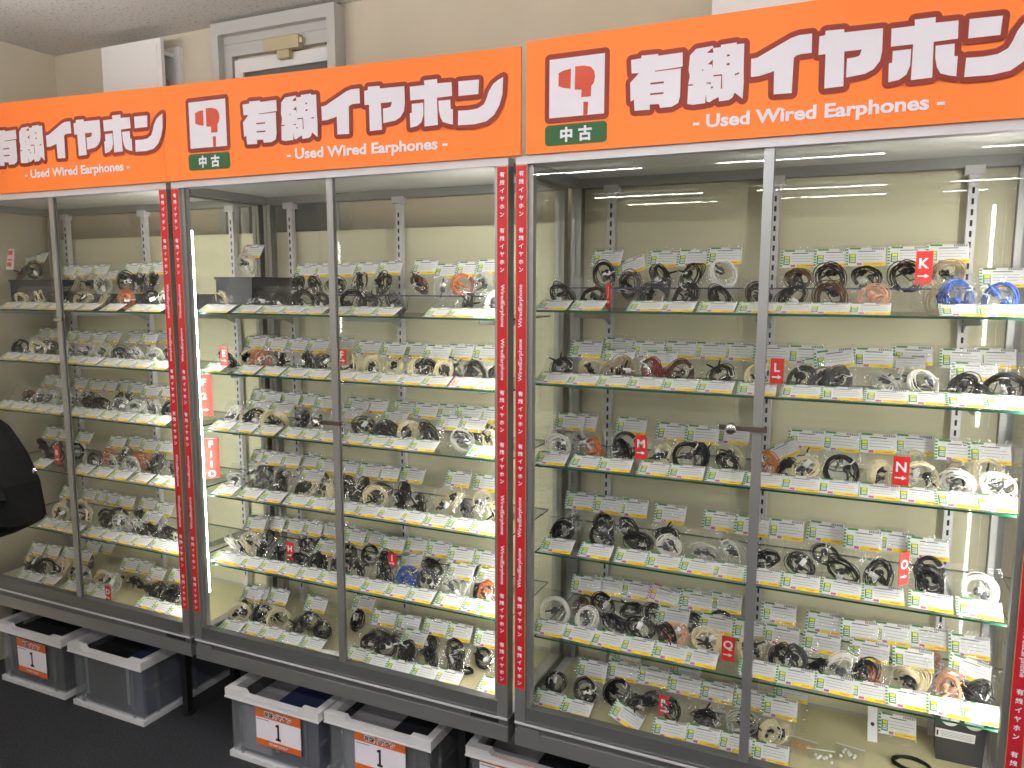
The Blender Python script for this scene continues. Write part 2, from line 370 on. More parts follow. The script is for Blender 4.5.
# ------------------------------------------------------------------ orange banners
N1 = [(996,1752),(1053,1751),(1051,1715),(996,1715)]
N2 = [(995,1678),(1024,1677),(1049,1679),(1066,1688),(1073,1701),(1079,1718),(1091,1736),(1105,1745),(1118,1751),(1116,1708),(1108,1682),(1094,1660),(1073,1645),(1041,1640),(994,1641)]
GLY = [
 [(302,1753),(327,1754),(327,1760),(367,1759),(367,1755),(424,1756),(425,1725),(421,1720),(421,1659),(417,1644),(402,1637),(374,1637),(372,1646),(350,1647),(350,1635),(313,1636),(311,1662),(303,1658),(301,1701),(322,1721),(304,1722)],
 [(441,1747),(455,1760),(492,1762),(494,1757),(510,1757),(510,1762),(544,1763),(545,1759),(561,1759),(562,1700),(563,1678),(562,1640),(544,1655),(540,1645),(532,1640),(510,1639),(509,1649),(497,1644),(489,1639),(482,1641),(480,1658),(479,1638),(451,1637),(438,1640),(439,1684),(442,1701),(439,1715)],
 [(577,1724),(590,1725),(660,1758),(676,1762),(702,1762),(703,1722),(681,1722),(672,1720),(667,1716),(666,1642),(628,1643),(627,1693),(618,1690),(595,1685),(578,1685)],
 [(717,1754),(728,1755),(729,1764),(765,1763),(766,1756),(840,1755),(841,1710),(838,1690),(827,1675),(811,1667),(774,1663),(774,1702),(790,1703),(798,1705),(802,1717),(768,1717),(770,1646),(732,1645),(731,1716),(717,1716)],
 [(856,1752),(899,1752),(898,1764),(936,1764),(936,1753),(977,1752),(978,1717),(935,1716),(937,1646),(898,1645),(898,1716),(857,1716)],
 [(861,1707),(895,1707),(895,1674),(889,1657),(876,1648),(856,1645),(855,1683),(861,1684)],
 [(939,1708),(973,1708),(974,1684),(980,1683),(980,1644),(967,1647),(951,1653),(944,1666),(940,1684)], N1, N2]
SLIT = [[(360,1722),(422,1724),(425,1726),(422,1721),(361,1720)],[(350,1696),(382,1696),(382,1692),(350,1692)],[(350,1672),(382,1672),(382,1668),(350,1668)],
 [(479,1748),(492,1758),(494,1747)],[(482,1723),(493,1732),(494,1711),(492,1721)],[(469,1710),(473,1715),(472,1709)],[(495,1698),(515,1698),(516,1667),(513,1666),(513,1695),(496,1695)],
 [(542,1695),(552,1698),(553,1695),(544,1692)],[(524,1739),(530,1739),(531,1735),(524,1735)],[(524,1720),(531,1721),(531,1716),(524,1716)],[(439,1683),(450,1683),(450,1680),(439,1680)],
 [(480,1683),(490,1683),(491,1679),(481,1681)],[(490,1673),(497,1673),(493,1668)]]
HEAD = [[(119,1743),(132,1748),(151,1750),(150,1703),(130,1707),(118,1712)],[(162,1754),(184,1754),(202,1749),(211,1738),(213,1724),(210,1711),(204,1704),(203,1680),(178,1680),(179,1698),(161,1700)],[(184,1669),(196,1668),(195,1638),(184,1637)]]
def rrect(x0, x1, z0, z1, r, n=5):
    out = []
    for cx, cz, a in ((x1-r, z1-r, 0), (x0+r, z1-r, 90), (x0+r, z0+r, 180), (x1-r, z0+r, 270)):
        out += [(cx+r*math.cos(R(a+90*i/n)), cz+r*math.sin(R(a+90*i/n))) for i in range(n+1)]
    return out
def outset(poly, d):
    quads = []
    n = len(poly)
    for i in range(n):
        a, c = Vector(poly[i]), Vector(poly[(i+1) % n]); t = (c-a)
        if t.length < 1e-6: continue
        nn = Vector((-t.y, t.x)).normalized()*d
        quads.append([a+nn, c+nn, c-nn, a-nn]); quads.append([(a.x+d*math.cos(k*math.pi/6), a.y+d*math.sin(k*math.pi/6)) for k in range(12)])
    return quads
def banner(key, label, xl, xr, tl, tr, kx, ox, sh):
    """kx, ox: spacing of the print along the banner; sh: how much higher the print sits at the two ends"""
    x0 = X0[key]
    def zsh(lx): f = min(1, max(0, lx/1.2)); return sh[0]*(1-f) + sh[1]*f
    def P(p, y): lx = (p[0]*kx+ox)/1000; return (x0+lx, y, ZS+p[1]/1000+zsh(lx))
    t = empty('orange_banner', (x0+.6, 0, ZS+CH), label, 'banner', 'orange earphone banners over the showcases')
    b = MB(); z0 = ZS+CH+.0005
    b.prism([(xl, -.008, z0), (xr, -.008, z0), (xr, -.008, ZS+tr), (xl, -.008, ZS+tl)], (0, .008, 0), 0); b.build('board', M['orange'], t)
    b = MB(); yy = -.0084
    for g in GLY:
        for q in outset(g, 12): yy -= 8e-6; b.poly([P(p, yy) for p in q])
    for g in GLY: yy -= 8e-6; b.poly([P(p, yy) for p in g])
    b.build('letter_outline', M['brown'], t)
    b = MB()
    for g in GLY: b.poly([P(p, -.0106) for p in g], 0)
    for g in SLIT: b.poly([P(p, -.0110) for p in g], 1)
    b.build('lettering', [M['white'], M['brown']], t)
    b = MB(); b.poly([P(p, -.0088) for p in rrect(82, 249, 1624, 1790, 12)], 0); b.poly([P(p, -.0094) for p in rrect(94, 237, 1637, 1777, 1)], 1)
    for g in HEAD: b.poly([P(p, -.0100) for p in g], 2)
    b.build('head_emblem', [M['brown'], M['white'], M['redbrown']], t)
    b = MB(); b.poly([P(p, -.0088) for p in rrect(83, 245, 1570, 1620, 10)], 0)
    for ch, cx in (('中', 140), ('古', 189)):
        put_text(b, ch, .036, Matrix.Translation(P((cx, 1595), -.0096)) @ FACE, 1, .0016)
    b.build('green_tab', [M['dgreen'], M['white']], t)
    b = MB(); wd = (963-452)/1000*kx
    c = Vector(P((708, 1594), -.0092)); a = math.atan2(zsh(1.0)-zsh(.4), .6)
    put_text(b, '- Used Wired Earphones -', .040, Matrix.Translation(c) @ Matrix.Rotation(-a, 4, 'Y') @ FACE, 0, .0013, width=wd)
    b.build('english_lettering', M['white'], t)
banner('L', 'orange banner without a visible emblem, under the white vent fan hood', -1.24, -.0125, 1.885, 1.848, 1.0445, 45, (.018, .014))
banner('M', 'orange banner over the middle showcase, ending at the gap', -.0118, 1.238, 1.848, 1.820, 1.062, 3, (.012, -.001))
banner('R', 'largest orange banner, in front of the white wall cabinet', 1.2535, 2.50, 1.828, 1.832, 1., 0, (0, 0))
# ------------------------------------------------------------------ bagged earphones
rnd = random.Random(7)
def card_mesh(alt=False):
    """price card 91 x 55 mm standing in XZ, bottom edge at the origin, print on -Y"""
    b = MB(); W2, H = .0455, .055; e = .0006
    b.box(-W2, W2, 0, .0008, 0, H, 0)
    def q(x0, x1, z0, z1, m, l=1): y = -.00025*l; b.poly([(x0,y,z0),(x1,y,z0),(x1,y,z1),(x0,y,z1)], m)
    g, p = (7, 7) if alt else (1, 2)
    q(-W2+.008, -W2+.034, H-.005, H, g)
    for k in range(6): q(-W2, -W2+.0055, .003+k*.0086, .0080+k*.0086, g)
    q(-W2+.007, -W2+.023, .008, .036, g); q(-W2+.010, -W2+.0215, .0265, .0345, 4, 2)
    for k in range(3): q(-W2+.010, -W2+.0215, .0115+k*.0048, .0145+k*.0048, 0, 2)
    q(-.006, W2, 0, .0105, 3); q(.016, .036, .004, .0068, 6, 2); q(-.020, -.0085, .002, .009, 7)
    for k in range(7): q(.014+k*.0042, .0165+k*.0042, H-.007, H-.001, 5)
    q(-.018, .022, .043, .0455, 5); q(-.018, .036, .035, .0362, 8); q(-.018, .040, .027, .0282, 8); q(-.018, .030, .019, .0202, 8)
    return b.mesh('price_card', [M[k] for k in ('card', 'cgreen', 'cpale', 'cyellow', 'clemon', 'cdark', 'cor', 'cpink', 'cgrey')])
def coil_mesh(seed, loops, rad, rvar, thick, r, asp, ends=2):
    rg = random.Random(seed); b = MB(); pts = []; n = 20
    cx, cz = 0, 0; ph = rg.uniform(0, 6.28)
    for L in range(loops):
        rr = rad*(1+rg.uniform(-rvar, rvar)); tx, tz = rg.uniform(-.18, .18)*rad, rg.uniform(-.18, .18)*rad
        oy = rg.uniform(-thick, thick); ay, ax = rg.uniform(-.25, .25), rg.uniform(-.25, .25)
        for i in range(n):
            a = ph + 2*math.pi*i/n; f = i/n
            if L == 0 and i == 0: cx, cz, co, cr, cay, cax = tx, tz, oy, rr, ay, ax
            k = min(1, f*1.0)
            x = cr*(1-k)+rr*k; ox = cx*(1-k)+tx*k; oz = cz*(1-k)+tz*k; oo = co*(1-k)+oy*k; sy = cay*(1-k)+ay*k; sx = cax*(1-k)+ax*k
            X = x*math.cos(a); Zc = x*math.sin(a)*asp
            pts.append((X+ox, oo+sy*X+sx*Zc+rg.uniform(-.0012, .0012), Zc+oz))
        cx, cz, co, cr, cay, cax = tx, tz, oy, rr, ay, ax
    b.tube(pts, r, 5)
    for k in range(ends):                                   # loose tails
        a = rg.uniform(0, 6.28); p = Vector((rad*math.cos(a), 0, rad*math.sin(a)*asp)); q = Vector((rg.uniform(-.02, .02), -.006, rg.uniform(-.018, .018)))
        mid = (p+q)/2+Vector((rg.uniform(-.015, .015), -.008, rg.uniform(-.012, .012)))
        b.tube([p, p*.8+mid*.2, mid, mid*.4+q*.6, q], r, 5)
    a = rg.uniform(.3, 2.6); px, pz = rad*math.cos(a), rad*math.sin(a)*asp          # white tie and paper tag
    ring = [(px*(1+.22*math.cos(t)), thick*1.6*math.sin(t), pz*(1+.22*math.cos(t))) for t in [2*math.pi*i/8 for i in range(8)]]
    b.tube(ring, .0017, 5, 1, True)
    if rg.random() < .55:
        d = Vector((-px, 0, -pz)).normalized()*.012; c = Vector((-d.z, 0, d.x))*.5
        P0 = Vector((px*.7, -thick-.003, pz*.7)); b.prism([P0-c, P0+c, P0+c+d*1.6, P0-c+d*1.6], (0, .0006, 0), 1)
    return b.mesh('cable', [M['cab_k'], M['tie']], True)
def bud_mesh(seed):
    b = MB(); rg = random.Random(seed)
    b.lathe([(.0005, -.0115), (.0038, -.011), (.0045, -.0085), (.003, -.006), (.0045, -.004), (.0072, -.001), (.0075, .003), (.0055, .006), (.001, .007)], 12, 0, 'Y')
    b.tube([(0, .002, -.005), (0, .002, -.018), (0, .001, -.026)], [.0026, .0022, .0014], 7)
    return b.mesh('earbud', [M['cab_k']], True)
def pillow(prof, w, seed):
    """closed clear pouch: prof = [(y_front, z_front, y_back, z_back)] from bottom to top"""
    rg = random.Random(seed); b = MB(); nx = 6; n = len(prof)
    def j(s): return rg.uniform(-s, s)
    vs = []
    for side in (0, 1):
        for i, p in enumerate(prof):
            ym, zm = (p[0]+p[2])/2, (p[1]+p[3])/2
            for k in range(nx+1):
                u = k/nx*2-1; f = 1-abs(u)**3; y, z = (p[0], p[1]) if side == 0 else (p[2], p[3])
                edge = abs(u) == 1
                vs.append((u*w/2, ym+(y-ym)*(0 if edge else f)+(0 if edge else j(.0022)), zm+(z-zm)*(0 if edge else f)))
    fs = []
    for side in (0, 1):
        o = side*n*(nx+1)
        for i in range(n-1):
            for k in range(nx):
                q = (o+i*(nx+1)+k, o+i*(nx+1)+k+1, o+(i+1)*(nx+1)+k+1, o+(i+1)*(nx+1)+k); fs.append(q if side == 0 else q[::-1])
    b.add(vs, fs); return b.mesh('pouch', [M['film']], False)
CARD, CARD_ALT = card_mesh(), card_mesh(True)
COILS = [coil_mesh(s, *a) for s, a in enumerate([
    (11, .029, .20, .009, .0012, .90), (14, .030, .16, .008, .0011, .82), (12, .027, .26, .010, .0012, 1.0), (10, .032, .22, .009, .0011, .75),
    (15, .028, .18, .009, .0012, .88), (11, .030, .30, .012, .0011, .70), (12, .032, .13, .006, .0012, .95), (13, .027, .32, .013, .0011, .85),
    (12, .030, .24, .010, .0010, .78), (10, .031, .18, .008, .0013, .92)])]
LOOSE = [coil_mesh(40+s, *a) for s, a in enumerate([(7, .030, .28, .010, .0010, .85, 4), (8, .028, .34, .012, .0009, .75, 5), (6, .032, .24, .009, .0010, .9, 4)])]
BUDS = [bud_mesh(s) for s in range(2)]
# in a front bag the card lies on the shelf lip and the cable leans behind it
FRONT_POUCH = [pillow([(-.004, .001, -.002, .0005), (.024, .016, .026, .008), (.048, .031, .058, .010), (.060, .052, .086, .016), (.080, .076, .104, .056), (.104, .088, .106, .087)], .100, 60+s) for s in range(3)]
def flat_pouch(seed):
    T = [(0, 0), (.02, .007), (.045, .010), (.072, .007), (.10, .003), (.128, .002), (.138, 0)]
    return pillow([(-t, d, t, d) for d, t in T], .100, seed)
BACK_POUCH = [flat_pouch(80+s) for s in range(3)]
def x_on(px, Y, Z):
    k = (px-512)/FPX; d = _r - _f*k                          # (P-CAM).d = 0
    return CAM.x - ((Y-CAM.y)*d.y + (Z-CAM.z)*d.z)/d.x
ORD = ['first', 'second', 'third', 'fourth', 'fifth', 'sixth', 'seventh', 'eighth', 'ninth', 'tenth', 'eleventh', 'twelfth', 'thirteenth', '14th', '15th', 'sixteenth', 'seventeenth', 'eighteenth', 'nineteenth', 'twentieth', 'twenty-first', 'twenty-second']
class Stuff:                                                  # collects the far showcase's bags into one mesh
    def __init__(s): s.b = MB(); s.mats = []
    def mi(s, m):
        if m not in s.mats: s.mats.append(m)
        return s.mats.index(m)
    def put(s, me, mx, m0=None): s.b.append(me, mx, [s.mi(m0 if (m0 and i == 0) else m) for i, m in enumerate(me.materials)])
stuff = Stuff()
def bag(loc, kind, code, roll, yaw, rg, label=None, group=None, into=None, nocard=False):
    """kind: f lying front bag, b leaning back bag, m low leaning bag, d flat on the deck"""
    alt = 'R' in code; col = code.replace('R', '').replace('!', '')
    phi = {'f': 27, 'b': 57, 'm': 42, 'd': 12}[kind]
    tilt = -R(90-phi); s, c = math.sin(R(phi)), math.cos(R(phi))
    parts = []
    if kind in 'f':
        if not nocard: parts.append((CARD_ALT if alt else CARD, 'price_card', (0, 0, .002), (tilt, 0, 0), None))
        parts.append((rg.choice(FRONT_POUCH), 'pouch', (0, 0, .0012), (0, 0, 0), None))
        cc = Vector((rg.uniform(-.008, .008), .078, .039)); lean = rg.uniform(48, 68)
    else:
        if not nocard: parts.append((CARD_ALT if alt else CARD, 'price_card', (0, .072*c, .072*s+.003), (tilt, 0, 0), None))
        parts.append((rg.choice(BACK_POUCH), 'pouch', (0, 0, .002), (tilt, 0, 0), None))
        cc = Vector((rg.uniform(-.006, .006), .036*c, .036*s+.005)); lean = phi+rg.uniform(-4, 6)
    if col and col != '-':
        me = rg.choice(LOOSE if col == 'g' else COILS); lt = -R(90-lean); sc = rg.uniform(.98, 1.2)
        if kind != 'f': sc *= .98
        m0 = M['cab_'+col]
        parts.append((me, 'cable', cc, (lt, rg.uniform(-3, 3), 0), m0, sc))
        bm = M['cab_k'] if col in 'kdcnb' else M['cab_d'] if col in 'gw' else M['cab_'+col]
        for k in (0, 1):
            o = Vector((rg.uniform(-.014, .014), -.006, rg.uniform(-.012, .012))); o.rotate(Matrix.Rotation(lt, 3, 'X'))
            parts.append((rg.choice(BUDS), 'earbud', cc+o, (lt+rg.uniform(-.8, .8), rg.uniform(-3, 3), rg.uniform(-.8, .8)), bm, 1.2))
    base = Matrix.Translation(loc) @ Matrix.Rotation(yaw, 4, 'Z')
    rmx = Matrix.Identity(4)
    if roll: rmx = Matrix.Translation((0, .05, .05)) @ Matrix.Rotation(-R(roll), 4, 'Y') @ Matrix.Translation((0, -.05, -.05))
    if into is None:
        t = empty('earphone_bag', loc, label, 'earphones', group, yaw)
    for p in parts:
        mx = Matrix.Translation(p[2]) @ Matrix((( 1,0,0,0),(0,1,0,0),(0,0,1,0),(0,0,0,1)))
        from mathutils import Euler
        mx = rmx @ mx @ Euler(p[3]).to_matrix().to_4x4()
        if len(p) > 5: mx = mx @ Matrix.Scale(p[5], 4)
        if into is not None: into.put(p[0], base @ mx, p[4])
        else:
            o = inst(p[0], p[1], t, m0=p[4]); o.matrix_local = mx
    return None if into else t
# pixel columns read off the photograph, turned into points on the shelves: "x:cable" along the shelf lip, "x,y:cable/roll" behind it
DATA = {
 'R0': ('letter K shelf', '553:k 587:k 645:d 676:k 716:k 756:k 791:k 828:b 868:p 935:n! 963:u 1000:u',
   '606,259:k 634,267:d/18 664,260:k 694,259:k 725,257:w 800,260:b 833,259:k 867,258:k 908,257:k 948,255:n 1001,281:-'),
 'R1': ('letter L shelf', '552:k 582:c 614:n 645:r 680:b 714:k 757:c 800:d 842:d 885:g 928:w 969:k 1008:k',
   '586,350:- 617,347:- 647,351:- 680,351:- 709,352:- 737,353:- 772,355:- 806,356:- 836,363:d/10 873,359:- 913,357:- 960,360:- 1001,360:- 617,358:n_ 660,365:r_ 820,373:d_/8 905,364:g_ 976,375:k_'),
 'R2': ('M and N shelf', '551:w 586:o 615:k 655:c 686:k 724:k 763:o 799:c 837:k 878:c 918:c 958:w 998:w',
   '546,421:g 582,423:g 631,427:k 671,433:c 702,436:k 731,436:c 806,441:c 839,443:g 878,445:c 914,446:g 955,452:n 992,455:c 785,453:k_/30'),
 'R3': ('letter O shelf', '557:k 595:k 631:k 663:w 696:g 727:g 763:k 800:k 840:k 883:k 930:k 979:w',
   '581,502:g 607,506:k 633,509:k 670,515:k 719,522:- 751,527:- 786,531:- 824,533:k 863,541:- 895,543:- 929,550:k'),
 'R4': ('letter Q shelf', '549:w 577:w 606:k 636:k 669:p 699:c 757:n 795:d 833:w 868:k 907:c 948:p 987:k',
   '586,586:b 608,587:k 635,591:k 661,596:kR/-8 688,600:- 697,602:k 725,604:k 779,615:- 823,624:- 860,632:- 891,635:c 929,639:p 970,648:- 673,620:k_ 715,626:c_ 751,635:c_ 781,638:k_ 820,646:k_ 868,658:o_ 913,667:c_ 968,671:k_/-12'),
 'R5': ('letter R deck', '547,705:k 575,714:k 631,725:k/-25 669,736:k 702,742:k 735,750:g 770,760:c',
   '592,671:g 623,672:k 653,677:k 684,686:- 716,693:g 751,701:k 780,709:c 628,655:- 686,670:- 791,692:-'),
 'M0': ('top shelf', '200:c 221:- 247:k 270:k 291:k 313:k 343:k 360:k 384:d 440:- 461:k 489:w',
   '223,253:gR 260,287:k_ 304,272:k 323,271:k 343,271:k 367,270:k 390,269:k 424,268:b 447,272:g 470,270:o 490,268:g'),
 'M1': ('second shelf', '202:k 247:o 271:k 294:k 316:k 341:c 361:c 386:c 409:c 435:c 465:kR 489:k',
   '202,341:c 216,341:c 233,341:k 276,345:- 296,346:- 317,347:- 343,345:- 368,349:- 393,351:- 415,351:- 437,354:k 460,353:k 487,354:-'),
 'M2': ('third shelf', '222:w 244:k 267:c 292:k 311:- 327:g 354:k 377:k 399:c 423:k 482:c',
   '216,393:d 270,399:- 289,400:- 309,401:g 326,404:g 356,406:-/-5 376,407:- 403,409:- 425,412:- 448,413:- 468,415:k 490,416:k 260,408:c_ 282,411:c_ 349,416:g_ 395,424:k_ 451,430:-_ 472,433:g_'),
 'M3': ('fourth shelf', '225:g 249:k 272:k 296:c 318:c 336:k 349:k 366:c 389:k 411:k 437:n 460:d 484:c',
   '241,455:g 272,459:k 290,461:n 308,462:n 326,467:k 350,469:k 368,472:k 388,474:k 412,476:k 458,480:c 485,484:c 312,479:k_'),
 'M4': ('fifth shelf', '213:w 232:c 251:k 270:k 289:k 309:k 329:k 351:k 374:k 398:u 420:d 448:- 475:o 491:-',
   '222,519:c 237,520:- 274,524:k 293,526:- 312,529:k 329,531:k 350,535:- 354,537:k 374,539:k 393,545:k 417,546:- 439,550:k 461,556:k 485,560:k 326,548:k_ 411,562:u_/15 461,574:g_ 490,578:k_'),
 'M5': ('bottom deck', '231,631:c 252,633:k 270,638:c 289,644:k 311,649:k 357,660:k 376,667:k 398,674:k 423,678:k 447,683:k 492,692:-',
   '212,586:- 226,588:k 258,594:c 278,597:c 316,605:k 363,604:k 385,619:k 408,624:k 436,628:k 459,633:k 488,640:k 414,646:k_'),
 'L0': ('', '9:c 26:c 42:k 54:k 70:n 88:n 112:o 138:k 155:g', '22,263:b 41,259:k/8 68,272:n 83,272:n 100,271:n 112,276:g_ 132,270:k 148,270:k 159,269:k'),
 'L1': ('', '9:k 25:c 39:k 55:g 74:g 90:g 109:d 125:g 141:g 160:k', '42,334:g 55,335:k 73,337:- 84,338:- 97,339:- 112,338:- 134,338:- 149,339:- 162,338:-'),
 'L2': ('', '5:- 16:b 30:g 42:g 56:g 76:k 91:k 109:g 123:g 142:g 160:k', '50,381:g 61,384:g 79,384:- 96,386:k 109,387:- 124,387:k 137,389:k 151,392:- 167,393:-'),
 'L3': ('', '41:k 82:k 101:g 120:g 141:k 161:d 174:k', '51,433:k 64,435:k 84,438:k 117,443:o 134,443:k 148,446:o 165,448:d'),
 'L4': ('', '48:c 62:- 73:c 93:k 108:g 124:g 140:k 158:k 173:g', '69,493:c 88,495:c 103,497:- 113,500:k 126,503:k 148,505:k 164,510:g 152,521:k_'),
 'L5': ('', '23,579:k 32,582:k 49,584:c 70,590:g 92,593:c 99,598:g 146,607:k 161,612:k 176,616:g', '37,550:c 52,552:c 69,554:c 83,557:c 92,548:k 106,548:- 129,565:n 144,568:k 156,575:k 179,576:k'),
}
BOX_TOP = .155                                               # black display box standing on the top shelves
for key, (shelf, fr, bk) in DATA.items():
    cab, si = key[0], int(key[1]); zs = ZS+(SHELVES[cab]+[.002])[si]; into = stuff if cab == 'L' else None
    xa, xb = X0[cab]+.085, X0[cab]+CW-.085
    where = {'R': f'{shelf}', 'M': f'{shelf} of the middle showcase', 'L': ''}[cab]
    rows = []
    for e in fr.split():
        p, c = e.split(':'); c, _, ro = c.partition('/'); rows.append(('f', p, c, ro))
    for e in bk.split():
        p, c = e.split(':'); c, _, ro = c.partition('/'); rows.append(('m' if c.endswith('_') else 'b', p, c.rstrip('_'), ro))
    built = []
    for kind, p, c, ro in rows:
        xy = [float(v) for v in p.split(',')]; rg = random.Random(hash((key, p)) if False else sum(ord(q)*(i+3) for i, q in enumerate(key+p)))
        if kind == 'f':
            Y = .068 if len(xy) == 1 else min(.14, max(.045, at_z(xy[0], xy[1], zs+.012).y-.024))
            if si == 5: Y += .014
            X = x_on(xy[0], Y+.02, zs+.012); loc = Vector((X, Y, zs+(.008 if si == 5 else 0)))
        else:
            phi = 57 if kind == 'b' else 42; hs, hc = math.sin(R(phi))*.0995, math.cos(R(phi))*.0995
            P = at_z(xy[0], xy[1], zs+hs); lo, hi = (.14, .30) if kind == 'b' else (.12, .26)
            if si == 5: hi = .32
            if abs(P.z-CAM.z) < .16 or not lo <= P.y-hc <= hi:
                Yc = (min(hi, max(lo, P.y-hc)) if abs(P.z-CAM.z) >= .16 and P.y > -.5 else (.24 if kind == 'b' else .20)) + hc
                P = at_y(xy[0], xy[1], Yc)
            loc = Vector((P.x, P.y-hc, max(zs, P.z-hs)))
        loc.x = min(xb+.02, max(xa-.03, loc.x))
        built.append([kind, loc, c, float(ro or 0), rg])
    for kind, nm in (('f', 'front row'), ('b', 'back row'), ('m', 'mid row')):
        line = sorted([q for q in built if q[0] == kind], key=lambda q: q[1].x)
        for i, (kd, loc, c, ro, rg) in enumerate(line):
            cc = c.replace('R', '').replace('!', '')
            look = 'price-carded bag' if cc in '-' else (('red-carded ' if 'R' in c else 'cardless ' if '!' in c else 'bagged ') + CABLE[cc][0] + ' earphones')
            if into is None: lab = f'{look}, {ORD[i]} from the lit post, {nm}, {where}' if cab == 'M' else f'{look}, {ORD[i]} from the red strips, {nm}, {where}'
            else: lab = None
            lab = lab.replace(' of the middle showcase', ', middle showcase') if lab else lab
            bag(loc, kd, c, ro, rg.uniform(-.06, .06), rg, lab, f'bagged earphones on the {where}' if lab else None, into, '!' in c)
o = stuff.b.build('bagged_earphones', stuff.mats)
tag(o, 'rows of bagged earphones with price cards filling the left showcase', 'earphones', kind='stuff')
# ------------------------------------------------------------------ red letter signs
def arrow(b, mx, L=.022, m=0):
    pts = [(-L/2, .0016), (L*.1, .0016), (L*.1, .0052), (L/2, 0), (L*.1, -.0052), (L*.1, -.0016), (-L/2, -.0016)]
    b.poly([mx @ Vector((x, y, 0)) for x, y in pts], m)
def letter_sign(ch, px, py, Y, zbase, h, wd, label, yaw=0, tilt=0):
    P = at_y(px, py, Y); t = empty('index_sign', (P.x, P.y, zbase), label, 'sign', 'red letter signs among the earphones', yaw)
    z0 = P.z-zbase-h/2
    b = MB(); b.box(-wd/2, wd/2, 0, .0015, z0, z0+h); o = b.mesh('plate', [M['sred']]); inst(o, 'plate', t)
    b = MB(); b.poly([(-wd/2-.001, .003, 0), (wd/2+.001, .003, 0), (wd/2+.001, .003, z0+h), (-wd/2-.001, .003, z0+h)]); b.poly([(-wd/2, 0, .0006), (wd/2, 0, .0006), (wd/2, .03, .0006), (-wd/2, .03, .0006)])
    inst(b.mesh('stand', [M['acrylic']]), 'stand', t)
    b = MB(); put_text(b, ch, wd*.95, Matrix.Translation((0, -.0006, z0+h*.64)) @ FACE, 0, .0007); arrow(b, Matrix.Translation((0, -.0006, z0+h*.26)) @ FACE, wd*.72)
    inst(b.mesh('lettering', [M['white']]), 'lettering', t)
RS, MS, LS = SHELVES['R'], SHELVES['M'], SHELVES['L']
letter_sign('K', 924, 268, .20, ZS+RS[0]+.0615, .078, .035, 'red letter K sign standing on the clear riser')
letter_sign('J', 608, 296, .12, ZS+RS[0], .068, .035, 'red letter J sign turned sideways below the clear riser', R(-52))
letter_sign('L', 777, 371, .10, ZS+RS[1], .062, .031, 'red letter L sign standing among silver cables')
letter_sign('M', 641, 447, .12, ZS+RS[2], .066, .032, 'red letter M sign standing behind white price cards')
letter_sign('N', 901, 471, .095, ZS+RS[2], .068, .034, 'red letter N sign in front of cream cables')
letter_sign('O', 904, 569, .10, ZS+RS[3], .078, .032, 'red letter O sign turned away beside a black coil', R(50))
letter_sign('Q', 728, 649, .09, ZS+RS[4], .066, .032, 'red letter Q sign standing by the door stile')
letter_sign('R', 664, 706, .16, ZS+.002, .062, .030, 'red letter R sign standing on the cream deck')
letter_sign('E', 224, 356, .10, ZS+MS[1], .066, .033, 'red letter E sign on clear legs')
letter_sign('F', 342, 357, .13, ZS+MS[1], .048, .033, 'red letter F sign half hidden behind the door stile')
letter_sign('H', 290, 551, .13, ZS+MS[4], .062, .030, 'red letter H sign standing by black coils')
letter_sign('I', 392, 560, .15, ZS+MS[4], .046, .030, 'red letter I sign half sunk among black cables')
letter_sign('B', 57, 455, .12, ZS+LS[3], .074, .030, 'red letter B sign on a tall clear stand beside dark cables')
letter_sign('D', 108, 594, .09, ZS+.002, .066, .030, 'red letter D sign on a showcase deck beside price cards')
def post_sign(chars, x, z0, h, wd, y, label, yaw):
    """tall red box sign with letters one above another"""
    t = empty('brand_sign', (x, y, z0), label, 'sign', None, yaw)
    b = MB(); b.box(-wd/2, wd/2, 0, .016, 0, h, 0); b.box(-wd/2+.001, wd/2-.001, .001, .015, h, h+.001, 1); inst(b.mesh('sign_box', [M['fred'], M['card']]), 'sign_box', t)
    b = MB(); n = len(chars)
    for i, ch in enumerate(chars):
        mx = Matrix.Translation((-.002, -.0007, h*(1-(i+.55)/n))) @ FACE
        if ch == '>': arrow(b, mx, wd*.6)
        else: put_text(b, ch, .032, mx, 0, .0012)
    inst(b.mesh('lettering', [M['white']]), 'lettering', t)
p = at_y(206, 416, .095); post_sign('F2>', p.x, p.z, .145, .046, .095, 'tall red sign with F and 2 beside the bright lamp tube', R(42))
p = at_y(213, 478, .095); post_sign('FiiO', p.x, p.z, .14, .046, .095, 'lower tall red sign with F at its top and O at its foot', R(42))
p = at_y(9, 268, .20); t = empty('index_sign', (p.x, .20, ZS+LS[0]+.157), 'white and red tilted card sign on a black stand', 'sign')
b = MB(); b.prism([(-.022, 0, 0), (.026, 0, 0), (.012, .02, .085), (-.026, .02, .085)], (0, .002, 0), 0); inst(b.mesh('plate', [M['card']]), 'plate', t)
b = MB()
for z0, z1 in ((.012, .03), (.036, .044), (.06, .078)): b.poly([(-.014-z0*.1, -.0008+z0*.235, z0), (.014-z0*.1, -.0008+z0*.235, z0), (.012-z1*.1, -.0008+z1*.235, z1), (-.016-z1*.1, -.0008+z1*.235, z1)])
inst(b.mesh('red_print', [M['fred']]), 'red_print', t)

